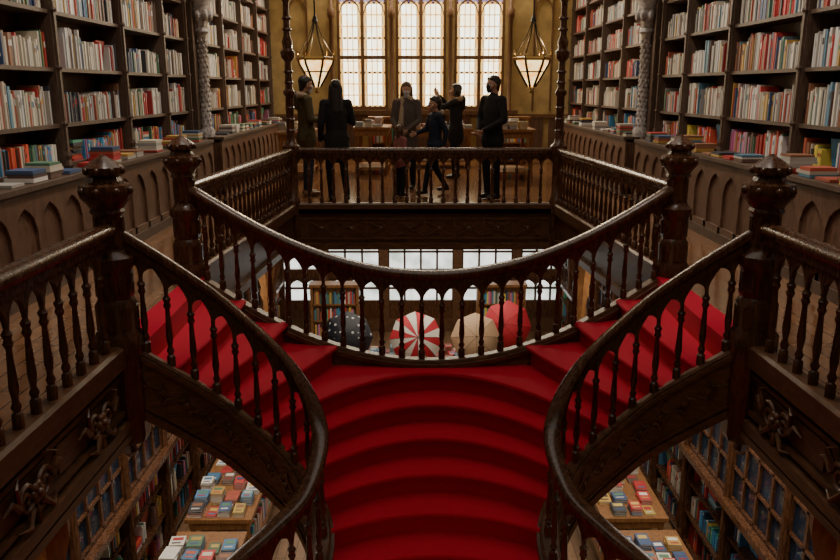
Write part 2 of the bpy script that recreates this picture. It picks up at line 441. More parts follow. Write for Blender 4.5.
for s in (-1,1):
    for xx in (2.55,2.95): b.box((s*(xx-.02),yW-.03,1.1),(s*(xx+.02),yW,4.6),1)
    b.spandrel((s*2.55,yW-.015),(s*2.95,yW-.015),(3.2,3.2),(3.8,3.8),.35,(0,1),.03,1,8,thin=.05)
b.build('trim_2',[WP,WWN],smooth=True)

# ceiling with skylight
b=MB()
b.box((-3.9,-2.1,5.2),(-1.9,18.5,5.35)); b.box((1.9,-2.1,5.2),(3.9,18.5,5.35)); b.box((-1.9,-2.1,5.2),(1.9,1,5.35)); b.box((-1.9,11,5.2),(1.9,18.5,5.35))
b.build('ceiling',[PLA])
b=MB()
b.box((-1.9,1,5.3),(1.9,11,5.33),0)
for i in range(9): b.box((-1.9,1+i*1.25-.03,5.2),(1.9,1+i*1.25+.03,5.3),1)
for i in range(5): b.box((-1.9+i*.95-.02,1,5.2),(-1.9+i*.95+.02,11,5.3),1)
b.build('window_skylight',[SKY,WM])

# ------------------------------------------------------------------ bookcases
PALE=[(.66,.62,.56),(.58,.52,.44),(.70,.67,.62),(.50,.46,.41),(.62,.56,.44),(.42,.40,.39)]
PAL=PALE+[(.6,.55,.48),(.5,.05,.05),(.38,.03,.03),(.06,.1,.2),(.1,.22,.3),(.05,.05,.06),(.14,.08,.06),(.55,.33,.08),(.1,.2,.12),(.3,.13,.07),(.6,.53,.42),(.45,.1,.06)]
BRT=PAL[7:]+[(.7,.1,.05),(.1,.3,.5),(.8,.6,.1),(.1,.4,.25),(.75,.7,.65),(.6,.2,.35),(.7,.65,.55),(.05,.25,.45)]
TBL=PAL[6:]+[(.65,.6,.52),(.08,.2,.35),(.6,.42,.1),(.7,.66,.6)]
def pick(pal,bias=None):
    if bias is not None and R.random()<.5: c=bias
    else: c=R.choice(pal)
    k=R.uniform(.7,1.15); return tuple(min(.85,max(.01,x*k)) for x in c)
def shelf_books(b,s,xf,y0,y1,z,hmax,pal,face=.08):
    y=y0+.02; cnt=0; baseh=.7*hmax; bias=None; rowb=R.random()
    while y<y1-.05:
        if cnt<=0:
            cnt=R.randint(5,20); baseh=R.uniform(.52,.84)*hmax; bias=R.choice(PALE) if (pal is PAL and R.random()<(.8 if rowb<.5 else .25)) else R.choice(pal)
            q=R.random()
            if q<.10: y+=R.uniform(.04,.15)
            elif q<.10+face and y<y1-.3:
                w=R.uniform(.16,.24); hh=min(hmax*.8,w*1.35); b.col=pick(pal)
                b.obox((xf+s*.10,y+w/2,z+hh/2+.005),(.012,w/2,hh/2),Matrix.Rotation(-s*.15,3,'Y'))
                b.col=pick(pal); b.obox((xf+s*.087,y+w/2,z+hh*.62),(.003,w*.35,hh*.16),Matrix.Rotation(-s*.15,3,'Y'))
                y+=w+.03; cnt=0 if R.random()<face*3 else cnt; continue
            elif q<.17+face and y<y1-.35:
                w=.24; zz=z
                for _ in range(R.randint(3,7)):
                    t=R.uniform(.02,.04); b.col=pick(pal); b.box((xf+s*R.uniform(.02,.05),y,zz),(xf+s*.2,y+w+R.uniform(-.03,.01),zz+t)); zz+=t
                y+=w+.03; continue
        t=R.uniform(.012,.038); h=baseh*R.uniform(.86,1.1); h=min(h,hmax*.9)
        b.col=pick(pal,bias); d=R.uniform(.01,.04)
        b.box((xf+s*d,y,z),(xf+s*.22,y+t-.002,z+h))
        if t>.02 and R.random()<.4:
            b.col=pick(pal); b.box((xf+s*(d-.001),y+.002,z+h*.6),(xf+s*(d+.004),y+t-.004,z+h*.78))
        y+=t; cnt-=1
YB=[-1.9,-.2,1.5,3.2,4.9,5.7,7.35,9.05,10.5,11.55]
YB2=[12.15,13.7,15.2,16.7,18.2]
SH=[.92,1.29,1.79,2.29,2.79,3.29,3.79,4.29]
for s,n in ((-1,'left'),(1,'right')):
    for gi,Y in enumerate((YB,YB2)):
        b=MB(); xf=s*3.4; xw=s*3.74
        b.box((xw,Y[0],.88),(xw-s*.02,Y[-1],4.7),1)
        for y in Y:
            b.box((xf-s*.02,y-.035,.88),(xw,y+.035,4.75)); b.box((xf-s*.045,y-.02,.92),(xf,y+.02,4.7))
            b.rev([(.03,0),(.045,.03),(.03,.08),(.04,.12),(.03,.16)],(xf-s*.03,y,.88),6)
            for k in range(8): b.rev([(.028,0),(.036,.02),(.028,.04)],(xf-s*.03,y,1.27+.5*k),6)
        for z in SH: b.box((xf,Y[0],z-.035),(xw,Y[-1],z)); 
        b.box((xf-s*.08,Y[0]-.05,4.7),(xw,Y[-1]+.05,4.85))
        for y0,y1 in zip(Y,Y[1:]):
            b.spandrel((xf+s*.01,y0),(xf+s*.01,y1),(4.3,4.3),(4.7,4.7),.3,(1,0),.03)
        xc=s*3.1
        b.box((s*3.74,Y[0],0),(xc+s*.02,Y[-1],.84),1)
        b.box((s*3.74,Y[0],.84),(xc-s*.03,Y[-1],.88)); b.box((s*3.74,Y[0],.80),(xc-s*.01,Y[-1],.84))
        b.box((s*3.5,Y[0],0),(xc-s*.02,Y[-1],.10))
        nd=round((Y[-1]-Y[0])/.42); dw=(Y[-1]-Y[0])/nd
        for i in range(nd+1):
            y=Y[0]+i*dw; b.box((xc-s*.005,y-.03,.1),(xc+s*.03,y+.03,.8),2)
            if i<nd:
                b.spandrel((xc+s*.01,y+.03),(xc+s*.01,y+dw-.03),(.52,.52),(.8,.8),.2,(1,0),.03,2)
                b.box((xc-s*.005,y,.1),(xc+s*.03,y+dw,.17),2)
        b.build('bookcase',[WS,WP,WP])
        b=MB()
        for y0,y1 in zip(Y,Y[1:]):
            for k,z in enumerate(SH[1:-1]): shelf_books(b,s,xf+s*.01,y0+.04,y1-.04,z,.43,PAL)
            shelf_books(b,s,xf+s*.02,y0+.04,y1-.04,.92,.33,BRT,.3)
            y=y0+.1
            while y<y1-.3:
                if R.random()<.75:
                    zz=.885
                    for _ in range(R.randint(1,6)):
                        t=R.uniform(.015,.035); b.col=pick(PAL); b.box((s*3.13,y,zz),(s*R.uniform(3.33,3.38),y+R.uniform(.18,.25),zz+t)); zz+=t
                y+=R.uniform(.27,.4)
        b.build('shelved_books',[BK],col=True)
for s in (-1,1):
    b=MB(); y=11.85
    b.box((s*3.74,y-.22,0),(s*3.3,y+.22,4.9),1)
    b.rev([(.12,.9),(.12,1.0),(.075,1.05),(.075,2.35),(.12,2.4),(.09,2.45),(.12,2.55),(.15,2.65),(.14,2.75),(.20,2.85),(.22,3.0),(.20,3.05),(.28,3.15),(.31,3.3),(.31,3.45),(.1,3.5),(.1,4.9)],(s*3.24,y,0),8,0)
    for z in [1.08+.07*i for i in range(18)]:
        for i in range(8):
            a=i*math.pi/4+(z*6); b.sph((s*3.24+.075*math.cos(a),y+.075*math.sin(a),z),(.014,.014,.026),0,6,4)
    for z,r in ((2.62,.15),(2.95,.22),(3.3,.31)):
        for i in range(8):
            a=i*math.pi/4; b.sph((s*3.24+r*math.cos(a),y+r*math.sin(a),z),(.045,.045,.08),0,6,4)
    b.build('carved_pilaster',[STONE,WS],smooth=True)

# ------------------------------------------------------------------ lower floor cases
for s,n in ((-1,'left'),(1,'right')):
    b=MB(); xf=s*3.35; xw=s*3.74
    Y=[.0+1.3*i for i in range(15)]
    b.box((xw,Y[0],ZG),(xw-s*.02,Y[-1],-.6),1)
    for y in Y: b.box((xf-s*.02,y-.04,ZG),(xw,y+.04,-.6)); b.rev([(.06,0),(.06,.2),(.04,.25),(.04,3.0),(.06,3.1),(.06,3.5)],(xf-s*.04,y,ZG),8)
    LS=[ZG+.1,ZG+.5,ZG+.95,ZG+1.4,ZG+1.8,ZG+2.2,ZG+2.6,ZG+3.0]
    for z in LS: b.box((xf,Y[0],z-.035),(xw,Y[-1],z))
    b.box((xf-s*.12,Y[0],ZG+1.34),(xf,Y[-1],ZG+1.42))
    for y0,y1 in zip(Y,Y[1:]):
        b.box((xf+s*.002,y0,ZG+1.45),(xf+s*.006,y1,-.65),2)
        for i in range(5):
            y=y0+.04+(y1-y0-.08)*i/4; b.box((xf-s*.03,y-.02,ZG+1.45),(xf,y+.02,-.65))
        for j in range(7):
            z=ZG+1.45+j*.36; b.box((xf-s*.03,y0,z-.014),(xf,y1,z+.014))
        for i in range(4):
            ya=y0+.04+(y1-y0-.08)*i/4; yb=y0+.04+(y1-y0-.08)*(i+1)/4
            b.spandrel((xf-s*.015,ya),(xf-s*.015,yb),(-.95,-.95),(-.65,-.65),.22,(1,0),.03)
    b.build('bookcase',[WD,WP,CABG])
    b=MB()
    for y0,y1 in zip(Y,Y[1:]):
        for k,z in enumerate(LS): shelf_books(b,s,xf+s*.03,y0+.04,y1-.04,z,.36,BRT,.5 if k<3 else .1)
    b.build('shelved_books',[BK],col=True)

def book_table(name,x,y,w,l,z,h,pal,n=1):
    b=MB()
    b.box((x-w/2,y-l/2,z+h-.05),(x+w/2,y+l/2,z+h)); b.box((x-w/2+.04,y-l/2+.04,z+h-.16),(x+w/2-.04,y+l/2-.04,z+h-.05))
    b.box((x-w/2+.05,y-l/2+.05,z+.12),(x+w/2-.05,y+l/2-.05,z+.15))
    for sx in (-1,1):
        for sy in (-1,1):
            b.rev([(.045,0),(.03,.05),(.045,.12),(.03,.2),(.04,.4),(.03,h-.15),(.045,h-.1),(.045,h-.05)],(x+sx*(w/2-.07),y+sy*(l/2-.07),z),8)
    ob=b.build(name,[WM],smooth=True)
    b=MB(); yy=y-l/2+.16
    while yy<y+l/2-.12:
        xx=x-w/2+.11
        while xx<x+w/2-.08:
            if R.random()<.12: xx+=.12; continue
            zz=z+h+.001; cw=R.uniform(.12,.17); cl=R.uniform(.17,.23); c=pick(TBL); 
            for _ in range(R.randint(1,7)):
                M=Matrix.Rotation(R.uniform(-.09,.09),3,'Z')
                b.col=c; b.obox((xx,yy,zz+.002),(cw/2,cl/2,.002),M); b.obox((xx,yy,zz+.020),(cw/2,cl/2,.002),M)
                b.obox((xx-cw/2+.003,yy,zz+.011),(.003,cl/2,.009),M)
                b.col=(.55,.5,.42); b.obox((xx+.003,yy,zz+.011),(cw/2-.006,cl/2-.004,.009),M); zz+=.023
                if R.random()<.3: c=pick(TBL)
            b.col=pick(TBL); b.obox((xx,yy+cl*.18,zz+.0005),(cw*.36,cl*.15,.0008),M)
            b.col=pick(TBL); b.obox((xx,yy-cl*.25,zz+.0005),(cw*.3,cl*.06,.0008),M)
            xx+=cw+R.uniform(.02,.05)
        yy+=.265
    if h>.55 and z<-1:
        yy=y-l/2+.1
        while yy<y+l/2-.15:
            t=R.uniform(.02,.05)
            for sx in (-1,1):
                b.col=pick(BRT); b.box((x+sx*(w/2-.08),yy,z+.151),(x+sx*(w/2-.28),yy+t,z+.15+R.uniform(.22,.32)))
            yy+=t+.002
    b.build('books',[BK],col=True,parent=ob)
    return ob
def island_case(x,y,w,h,z,name='display_shelf'):
    b=MB(); d=.32
    for sx in (-1,1): b.box((x+sx*w/2-.03,y-d/2,z),(x+sx*w/2+.03,y+d/2,z+h))
    b.box((x-w/2,y-.01,z),(x+w/2,y+.01,z+h)); b.box((x-w/2-.05,y-d/2-.03,z+h),(x+w/2+.05,y+d/2+.03,z+h+.06))
    ns=int(h/.38)
    for k in range(ns): b.box((x-w/2,y-d/2,z+.08+k*.38-.03),(x+w/2,y+d/2,z+.08+k*.38))
    ob=b.build(name,[WM])
    b=MB()
    for k in range(ns):
        xx=x-w/2+.05
        while xx<x+w/2-.07:
            t=R.uniform(.02,.05); hh=R.uniform(.2,.3); b.col=pick(BRT); b.box((xx,y-d/2+.02,z+.082+k*.38),(xx+t,y-.02,z+.08+k*.38+hh)); xx+=t+.002
    b.build('books',[BK],col=True,parent=ob); return ob
for s in (-1,1):
    for y in (7.2,9.3): book_table('book_display_table',s*2.5,y,.8,1.85,ZG,.8,BRT)
    book_table('book_display_table',s*2.5,12.2,.8,1.7,ZG,.8,BRT)
island_case(-1.9,16.6,1.0,1.6,ZG); island_case(1.75,16.6,1.0,1.6,ZG)
book_table('book_display_table',-.95,15.4,.7,1.2,0,.9,BRT)
book_table('book_display_table',1.6,14.6,.8,1.3,0,.9,BRT)
book_table('book_display_table',-2.3,14.8,.6,1.6,0,.85,BRT)
book_table('book_display_table',.35,16.6,1.4,.7,0,.8,BRT)
island_case(-.75,17.3,.7,.95,0); island_case(1.9,17.3,.8,.95,0)

for s in (-1,1):
    for y in (3.75,10.6):
        b=MB(); b.rev([(.16,0),(.16,.3),(.11,.36),(.09,.5),(.08,2.9),(.12,3.0),(.1,3.1),(.16,3.3),(.2,3.45),(.2,3.64)],(s*2.2,y,ZG),8)
        for z in (.6,1.2,1.8,2.4): b.rev([(.085,-.03),(.11,0),(.085,.03)],(s*2.2,y,ZG+z),8,1)
        b.build('lower_column',[WM,GOLD],smooth=True)

# shop front (lower end wall)
b=MB(); y=yW
b.box((-3.75,y,-1.0),(3.75,y+.15,0)); b.box((-3.75,y,ZG),(3.75,y+.15,ZG+.35))
for x in (-3.75,-2.45,-1.0,.78,2.2,3.5): b.box((x,y-.03,ZG),(x+.22,y+.15,-1.0))
b.build('wall_shopfront',[WDX])
for i,(x0,x1) in enumerate(((-3.53,-2.45),(-2.23,-1.0),(-.78,.78),(1.0,2.2),(2.42,3.5))):
    b=MB(); b.box((x0,y+.05,ZG+.35),(x1,y+.07,-1.0),0)
    nn=3 if i!=2 else 4
    for k in range(nn+1):
        xx=x0+(x1-x0)*k/nn; b.box((xx-.025,y,ZG+.35),(xx+.025,y+.05,-1.0),1)
    b.box((x0,y-.04,-2.85),(x1,y+.05,-2.62),1)
    b.box((x0,y-.01,ZG+.35),(x1,y+.05,ZG+.8),1)
    for z in (ZG+1.1,-2.2,-1.6): b.box((x0,y,z-.025),(x1,y+.05,z+.025),1)
    for k in range(nn):
        xa=x0+(x1-x0)*k/nn; xb=x0+(x1-x0)*(k+1)/nn
        b.spandrel((xa,y+.02),(xb,y+.02),(-3.1,-3.1),(-2.85,-2.85),.2,(0,1),.03,1)
    b.build('window_%d'%(i+4),[SHOPG,WD])

# umbrellas
def umbrella(x,y,z,r,m1,m2,yaw=0):
    b=MB(); n=8; sub=4; rings=7
    M=Euler((math.radians(68),0,yaw)).to_matrix()
    N=n*sub
    def pt(j,i):
        t=j/rings; ang=t*1.15; a=2*math.pi*i/N
        q=abs(math.sin(a*n/2))
        rr=r*math.sin(ang)/math.sin(1.15)*(1-.07*t*q)
        zz=r*.62*(math.cos(ang)-math.cos(1.15))/(1-math.cos(1.15))
        return Vector((rr*math.cos(a),rr*math.sin(a),zz))
    V=[M@pt(j,i)+Vector((x,y,z)) for j in range(rings+1) for i in range(N)]
    F1=[];F2=[]
    for j in range(rings):
        for i in range(N):
            f=(j*N+i,j*N+(i+1)%N,(j+1)*N+(i+1)%N,(j+1)*N+i)
            (F1 if (i//2)%2 else F2).append(f)
    b.add(V,F1,0); b.add(V,F2,1)
    P=lambda q: M@Vector(q)+Vector((x,y,z))
    b.tube([P((0,0,r*.72)),P((0,0,-.25))],.008,6,2)
    b.tube([P((0,0,-.25)),P((0,0,-.32)),P((.03,0,-.36)),P((.07,0,-.35)),P((.09,0,-.31))],.013,6,2)
    for i in range(n):
        b.tube([P(pt(k,i*sub))-Vector((0,0,.004)) for k in range(rings+1)],.004,4,2)
    return b.build('open_umbrella',[m1,m2,IRON],smooth=True)
RED=flat('umbrella_red',(.5,.02,.035),.6); WHT=flat('umbrella_white',(.7,.66,.6),.6); BGE=flat('umbrella_beige',(.5,.33,.2),.6)
BLKD,nt,bb=newmat('umbrella_dotted')
tc=nt.nodes.new('ShaderNodeTexCoord'); vo=nt.nodes.new('ShaderNodeTexVoronoi'); vo.inputs['Scale'].default_value=9; vo.inputs['Randomness'].default_value=.1
nt.links.new(tc.outputs['Object'],vo.inputs['Vector'])
cr=nt.nodes.new('ShaderNodeValToRGB'); cr.color_ramp.elements[0].position=.22; cr.color_ramp.elements[0].color=(.5,.5,.5,1); cr.color_ramp.elements[1].position=.25; cr.color_ramp.elements[1].color=(.012,.012,.02,1)
nt.links.new(vo.outputs['Distance'],cr.inputs['Fac']); nt.links.new(cr.outputs['Color'],bb.inputs['Base Color'])
book_table('book_display_table',-.1,14.75,3.4,.9,ZG,.6,BRT)
umbrella(-1.45,14.35,-3.05,.5,BLKD,BLKD); umbrella(-.12,14.25,-3.05,.52,RED,WHT,.1); umbrella(1.02,14.3,-3.05,.48,BGE,BGE); umbrella(1.66,14.75,-2.95,.5,RED,RED,-.3)

# ------------------------------------------------------------------ lanterns
for x in (-1.70,1.72):
    y=12.8; b=MB()
    n=6
    b.rev([(.02,1.60),(.06,1.64),(.25,1.98),(.27,2.06)],(x,y,0),n,0)
    b.rev([(.02,1.53),(.035,1.56),(.02,1.60),(.05,1.62),(.02,1.64)],(x,y,0),8,1)
    for i in range(n):
        a=2*math.pi*i/n; c,s_=math.cos(a),math.sin(a); a2=a+2*math.pi/n; c2,s2=math.cos(a2),math.sin(a2)
        b.tube([(x+.06*c,y+.06*s_,1.63),(x+.26*c,y+.26*s_,1.98),(x+.285*c,y+.285*s_,2.08)],.020,5,2)
        b.tube([(x+.285*c,y+.285*s_,2.06),(x+.285*c2,y+.285*s2,2.06)],.030,5,1)
        b.tube([(x+.19*c,y+.19*s_,1.86),(x+.19*c2,y+.19*s2,1.86)],.011,5,2)
        b.tube([(x+.29*c,y+.29*s_,2.08),(x+.1*c,y+.1*s_,2.4),(x+.02*c,y+.02*s_,2.62)],.008,5,2)
        b.rev([(.001,-.02),(.022,.0),(.014,.03),(.001,.10)],(x+.29*c,y+.29*s_,2.12),5,1)
    b.rev([(.03,2.58),(.05,2.62),(.03,2.68),(.012,2.72),(.012,5.2)],(x,y,0),8,2)
    b.build('hanging_lantern',[LAMPG,GOLD,IRON],smooth=False)

# ------------------------------------------------------------------ people
def capsule(b,p0,p1,r0,r1,su=1,sv=1,n=14,mi=0,side=(1,0,0)):
    p0=Vector(p0);p1=Vector(p1); ax=(p1-p0); L=ax.length; ax=ax/L if L>1e-6 else Vector((0,0,1))
    u=Vector(side)-ax*Vector(side).dot(ax)
    if u.length<.1: u=Vector((0,1,0))-ax*ax.y
    u.normalize(); w=ax.cross(u)
    rings=[]
    for j in range(5): a=math.pi/2*(1-j/4.0); rings.append((p0-ax*r0*math.sin(a),r0*math.cos(a)+1e-4))
    for j in range(1,4): t=j/4; rings.append((p0.lerp(p1,t),r0+(r1-r0)*t))
    for j in range(5): a=math.pi/2*(j/4.0); rings.append((p1+ax*r1*math.sin(a),r1*math.cos(a)+1e-4))
    vs=[];fs=[]
    for c,r in rings:
        for i in range(n):
            a=2*math.pi*i/n; vs.append(c+u*math.cos(a)*r*su+w*math.sin(a)*r*sv)
    for j in range(len(rings)-1):
        for i in range(n): i2=(i+1)%n; fs.append((j*n+i,j*n+i2,(j+1)*n+i2,(j+1)*n+i))
    fs.append(tuple(range(n))[::-1]); fs.append(tuple((len(rings)-1)*n+i for i in range(n)))
    b.add(vs,fs,mi)
def remesh(b,name,vox,smooth=3):
    o=b.build(name+'_tmp',[])
    m=o.modifiers.new('r','REMESH'); m.mode='VOXEL'; m.voxel_size=vox
    s=o.modifiers.new('s','SMOOTH'); s.factor=.5; s.iterations=smooth
    dg=C.evaluated_depsgraph_get(); dg.update()
    me=bpy.data.meshes.new_from_object(o.evaluated_get(dg)); me.name=name
    tmp=o.data; bpy.data.objects.remove(o); bpy.data.meshes.remove(tmp)
    me.polygons.foreach_set('use_smooth',[True]*len(me.polygons))
    return me
def seg_d(P,a,b):
    a=np.array(a);b=np.array(b); ab=b-a; t=np.clip(((P-a)@ab)/max(ab@ab,1e-9),0,1)[:,None]
    return np.linalg.norm(P-(a+t*ab),axis=1)
def cloth(n,c): return flat(n,c,.8,bump=.3,bscale=40,spec=.2)
SKIN=flat('skin',(.45,.25,.17),.5,var=.05); LIP=flat('lips',(.4,.13,.11),.5); EYEW=flat('eye_white',(.7,.7,.68),.3,var=.02); EYED=flat('eye_dark',(.02,.012,.01),.2)
HAIRB=flat('hair_black',(.018,.012,.009),.45,bump=.6,bscale=90); HAIRN=flat('hair_brown',(.10,.05,.025),.45,bump=.6,bscale=90)
MASK=flat('face_mask',(.5,.55,.6),.8); MASKD=flat('face_mask_dark',(.03,.03,.035),.8)
hb=MB()
capsule(hb,(0,-.02,.025),(0,.0,.03),.088,.088,.86,1)
capsule(hb,(0,.025,-.02),(0,.048,-.075),.066,.036,.95,1)
capsule(hb,(0,.088,.01),(0,.108,-.025),.009,.014)
capsule(hb,(-.03,.075,.022),(.03,.075,.022),.014,.014)
capsule(hb,(-.018,.082,-.055),(.018,.082,-.055),.009,.009)
for q in(1,-1):
    capsule(hb,(q*.076,-.005,.012),(q*.078,-.002,-.022),.014,.009,.6,1.3)
    capsule(hb,(q*.04,.05,-.02),(q*.035,.06,-.04),.03,.025)
capsule(hb,(0,-.02,-.06),(0,-.035,-.15),.052,.055)
HEAD=remesh(hb,'head_shape',.006,3); HEAD.materials.append(SKIN)
fb=MB()
for q in (1,-1):
    fb.sph((q*.032,.083,0),(.014,.010,.009),0); fb.sph((q*.032,.091,0),(.006,.004,.006),1)
    capsule(fb,(q*.018,.090,.020),(q*.046,.082,.021),.003,.003,n=6,mi=3)
capsule(fb,(-.02,.090,-.055),(.02,.090,-.055),.005,.005,n=8,mi=2)
FACE=fb.build('face_tmp',[EYEW,EYED,LIP,HAIRB]); FACEM=FACE.data; bpy.data.objects.remove(FACE)
def hairmesh(kind):
    b=MB()
    capsule(b,(0,-.035,.05),(0,-.01,.055),.088,.084,.95,1)
    capsule(b,(0,-.05,.02),(0,-.055,-.05),.082,.06,.98,.8)
    for q in (1,-1): capsule(b,(q*.066,-.01,.05),(q*.07,-.02,-.01),.024,.016)
    capsule(b,(-.04,.052,.085),(.04,.052,.085),.022,.022)
    if kind=='long':
        capsule(b,(0,-.07,.0),(0,-.10,-.30),.085,.075,1.15,.55)
        for q in (1,-1): capsule(b,(q*.075,-.015,.03),(q*.085,.0,-.22),.026,.03)
    if kind=='bob':
        for q in (1,-1): capsule(b,(q*.072,-.015,.03),(q*.075,-.01,-.08),.028,.024)
        capsule(b,(0,-.07,0),(0,-.075,-.09),.075,.06,1.1,.6)
    return remesh(b,'hair_'+kind,.008,2)
HAIRM={k:hairmesh(k) for k in('short','long','bob')}
mk=MB(); capsule(mk,(0,.055,-.028),(0,.062,-.07),.062,.045,.98,.85); MASKM=remesh(mk,'mask_shape',.008,2)
hn=MB()
capsule(hn,(0,0,.02),(0,.0,-.035),.024,.030,.7,1,side=(1,0,0))
capsule(hn,(0,0,-.035),(0,0,-.07),.034,.036,.42,1.1,side=(1,0,0))
for i,(yy,l) in enumerate(((.03,.072),(.011,.082),(-.009,.076),(-.028,.058))):
    p=Vector((0,yy,-.085)); a=Vector((-.008,yy*1.05,-.085-l*.42)); c=Vector((-.026,yy*1.05,-.085-l*.75)); d=Vector((-.046,yy*1.0,-.085-l*.92))
    capsule(hn,p,a,.0095,.009,n=8); capsule(hn,a,c,.009,.008,n=8); capsule(hn,c,d,.008,.007,n=8)
capsule(hn,(-.004,.025,-.03),(-.012,.055,-.062),.015,.012,n=8); capsule(hn,(-.012,.055,-.062),(-.022,.062,-.095),.011,.008,n=8)
HAND_R=remesh(hn,'hand_shape',.0045,2); HAND_R.materials.append(SKIN)

def person(name,loc,yaw,H,mats,pose=None,hair='short',hairmat=HAIRB,coat=None,fur=None,mask=None,headrot=(0,0),build=1.0,scarf=None,child=False,phone=False):
    e=empty(name,loc); e.rotation_euler=(0,0,yaw); k=H/1.75
    J=dict(pel=(0,0,.95),che=(0,0,1.28),nek=(0,-.01,1.49),hed=(0,.015,1.625),
      sL=(-.175,0,1.42),eL=(-.235,-.03,1.13),wL=(-.23,.07,.90),
      sR=(.175,0,1.42),eR=(.235,-.03,1.13),wR=(.23,.07,.90),
      hL=(-.09,0,.92),kL=(-.10,.02,.50),aL=(-.10,-.01,.085),
      hR=(.09,0,.92),kR=(.10,.02,.50),aR=(.10,-.01,.085))
    if pose: J.update(pose)
    V={a:Vector(c)*k for a,c in J.items()}
    top,pants,shoe=0,1,2
    S=[]
    B=build*k
    S.append((V['pel'],V['che'],.145*B,.155*B,1.08,.78,top))
    S.append((V['che'],V['che']+Vector((0,0,.10*k)),.155*B,.13*B,1.15,.75,top))
    S.append((V['nek']-Vector((0,0,.05*k)),V['nek']+Vector((0,0,.03*k)),.062*B,.055*B,1,1,3))
    for q in 'LR':
        S.append((V['nek']-Vector((0,0,.07*k)),V['s'+q],.07*B,.068*B,1,.9,top))
        S.append((V['s'+q],V['e'+q],.066*B,.052*B,1,1,top)); S.append((V['e'+q],V['w'+q],.052*B,.038*B,1,1,top))
        S.append((V['pel'].lerp(V['h'+q],.6),V['h'+q],.125*B,.105*B,.95,.9,pants))
        S.append((V['h'+q],V['k'+q],.095*B,.062*B,1,1,pants)); S.append((V['k'+q],V['a'+q],.062*B,.046*B,1,1,pants))
        t=V['a'+q]+Vector((0,.15*k,-.045*k)); hl=V['a'+q]+Vector((0,-.03*k,-.04*k))
        S.append((hl,t,.042*k,.036*k,1,1,shoe))
    if coat:
        S.append((V['pel'],Vector((V['pel'].x,V['pel'].y-.0,coat*k+.12)),.165*B,.185*B,1.05,.82,top))
    if fur:
        for i in range(8):
            a=math.pi*(i/8)+math.pi; a2=math.pi*((i+1)/8)+math.pi
            p=V['nek']+Vector((.13*math.cos(a),.09*math.sin(a)*1.0-.02,-.02+.02*abs(math.sin(a))))*k
            p2=V['nek']+Vector((.13*math.cos(a2),.09*math.sin(a2)-.02,-.02+.02*abs(math.sin(a2))))*k
            S.append((p,p2,.045*k,.045*k,1,1,4))
        S.append((V['nek']+Vector((0,-.12,-.03))*k,V['nek']+Vector((0,-.13,-.16))*k,.09*k,.06*k,1.2,.6,top))
    if scarf:
        S.append((V['nek']+Vector((-.05,.02,-.03))*k,V['nek']+Vector((.05,.02,-.03))*k,.085*k,.085*k,1,.9,5))
        S.append((V['nek']+Vector((.04,.10,-.05))*k,V['nek']+Vector((.06,.15,-.38))*k,.05*k,.055*k,1,.5,5))
    b=MB()
    for p0,p1,r0,r1,su,sv,tg in S: capsule(b,p0,p1,r0,r1,su,sv)
    me=remesh(b,name+'_body',.014,4)
    for m in [mats[0],mats[1],mats[2],SKIN,fur or mats[0],scarf or mats[0]]: me.materials.append(m)
    nf=len(me.polygons); ctr=np.empty(nf*3); me.polygons.foreach_get('center',ctr); ctr=ctr.reshape(-1,3)
    D=np.stack([seg_d(ctr,p0,p1)-.5*(r0+r1)-(.03 if (tg==top and coat) else 0)-(.02 if tg==shoe or tg>3 else 0) for p0,p1,r0,r1,su,sv,tg in S],1)
    tags=np.array([s[6] for s in S])[np.argmin(D,1)]
    me.polygons.foreach_set('material_index',tags.astype(np.int32))
    o=bpy.data.objects.new('body',me); COL.objects.link(o); o.parent=e
    hk=k*(1.0 if not child else 1.18)
    HM=Matrix.Translation(V['hed'])@Euler((headrot[1],0,headrot[0])).to_matrix().to_4x4()@Matrix.Scale(hk,4)
    def put(nm,me,mat=None):
        if mat:
            me=me.copy(); me.materials.clear(); me.materials.append(mat)
        o=bpy.data.objects.new(nm,me); COL.objects.link(o); o.parent=e; o.matrix_local=HM; return o
    put('head',HEAD); put('face',FACEM); put('hair',HAIRM[hair],hairmat)
    if mask: put('face_mask',MASKM,mask)
    for q in 'LR':
        d=(V['w'+q]-V['e'+q]).normalized()
        rot=Vector((0,0,-1)).rotation_difference(d).to_matrix().to_4x4()
        M=Matrix.Translation(V['w'+q]+d*.03*k)@rot@Matrix.Diagonal((1 if q=='R' else -1,1,1,1))@Matrix.Scale(k,4)
        o=bpy.data.objects.new('hand_'+q.lower(),HAND_R); COL.objects.link(o); o.parent=e; o.matrix_local=M
    if phone:
        pb=MB(); c=(V['wL']+V['wR'])/2+Vector((0,.06,.10))*k
        pb.box((c.x-.075,c.y-.005,c.z-.038),(c.x+.075,c.y+.005,c.z+.038)); pb.box((c.x-.07,c.y-.006,c.z-.034),(c.x+.07,c.y-.005,c.z+.034)); pb.build('held_phone',[IRON],parent=e)
    return e
BLACK=cloth('coat_black',(.02,.019,.02)); NAVY=cloth('coat_navy',(.02,.026,.045)); OLIVE=cloth('coat_olive',(.09,.07,.034)); JEAN=cloth('jeans',(.035,.05,.08)); DK=cloth('trousers_dark',(.016,.016,.02))
SHOE=flat('shoe_black',(.015,.012,.012),.4); SHOEB=flat('shoe_tan',(.25,.14,.07),.5); FUR=flat('fur_trim',(.34,.25,.16),.9,bump=1,bscale=120,var=.5); GREY=cloth('coat_grey',(.11,.09,.078)); BGES=cloth('scarf_beige',(.42,.32,.22)); PINK=cloth('coat_pink',(.28,.10,.09)); 
pi=math.pi
person('man_in_parka',(-1.78,12.0,0),-pi/2+.35,1.78,[OLIVE,JEAN,SHOEB],fur=FUR,coat=.72,headrot=(0,-.1),mask=MASK,
   pose=dict(eR=(.23,.02,1.14),wR=(.10,.24,1.12),eL=(-.23,.02,1.14),wL=(-.12,.24,1.10)))
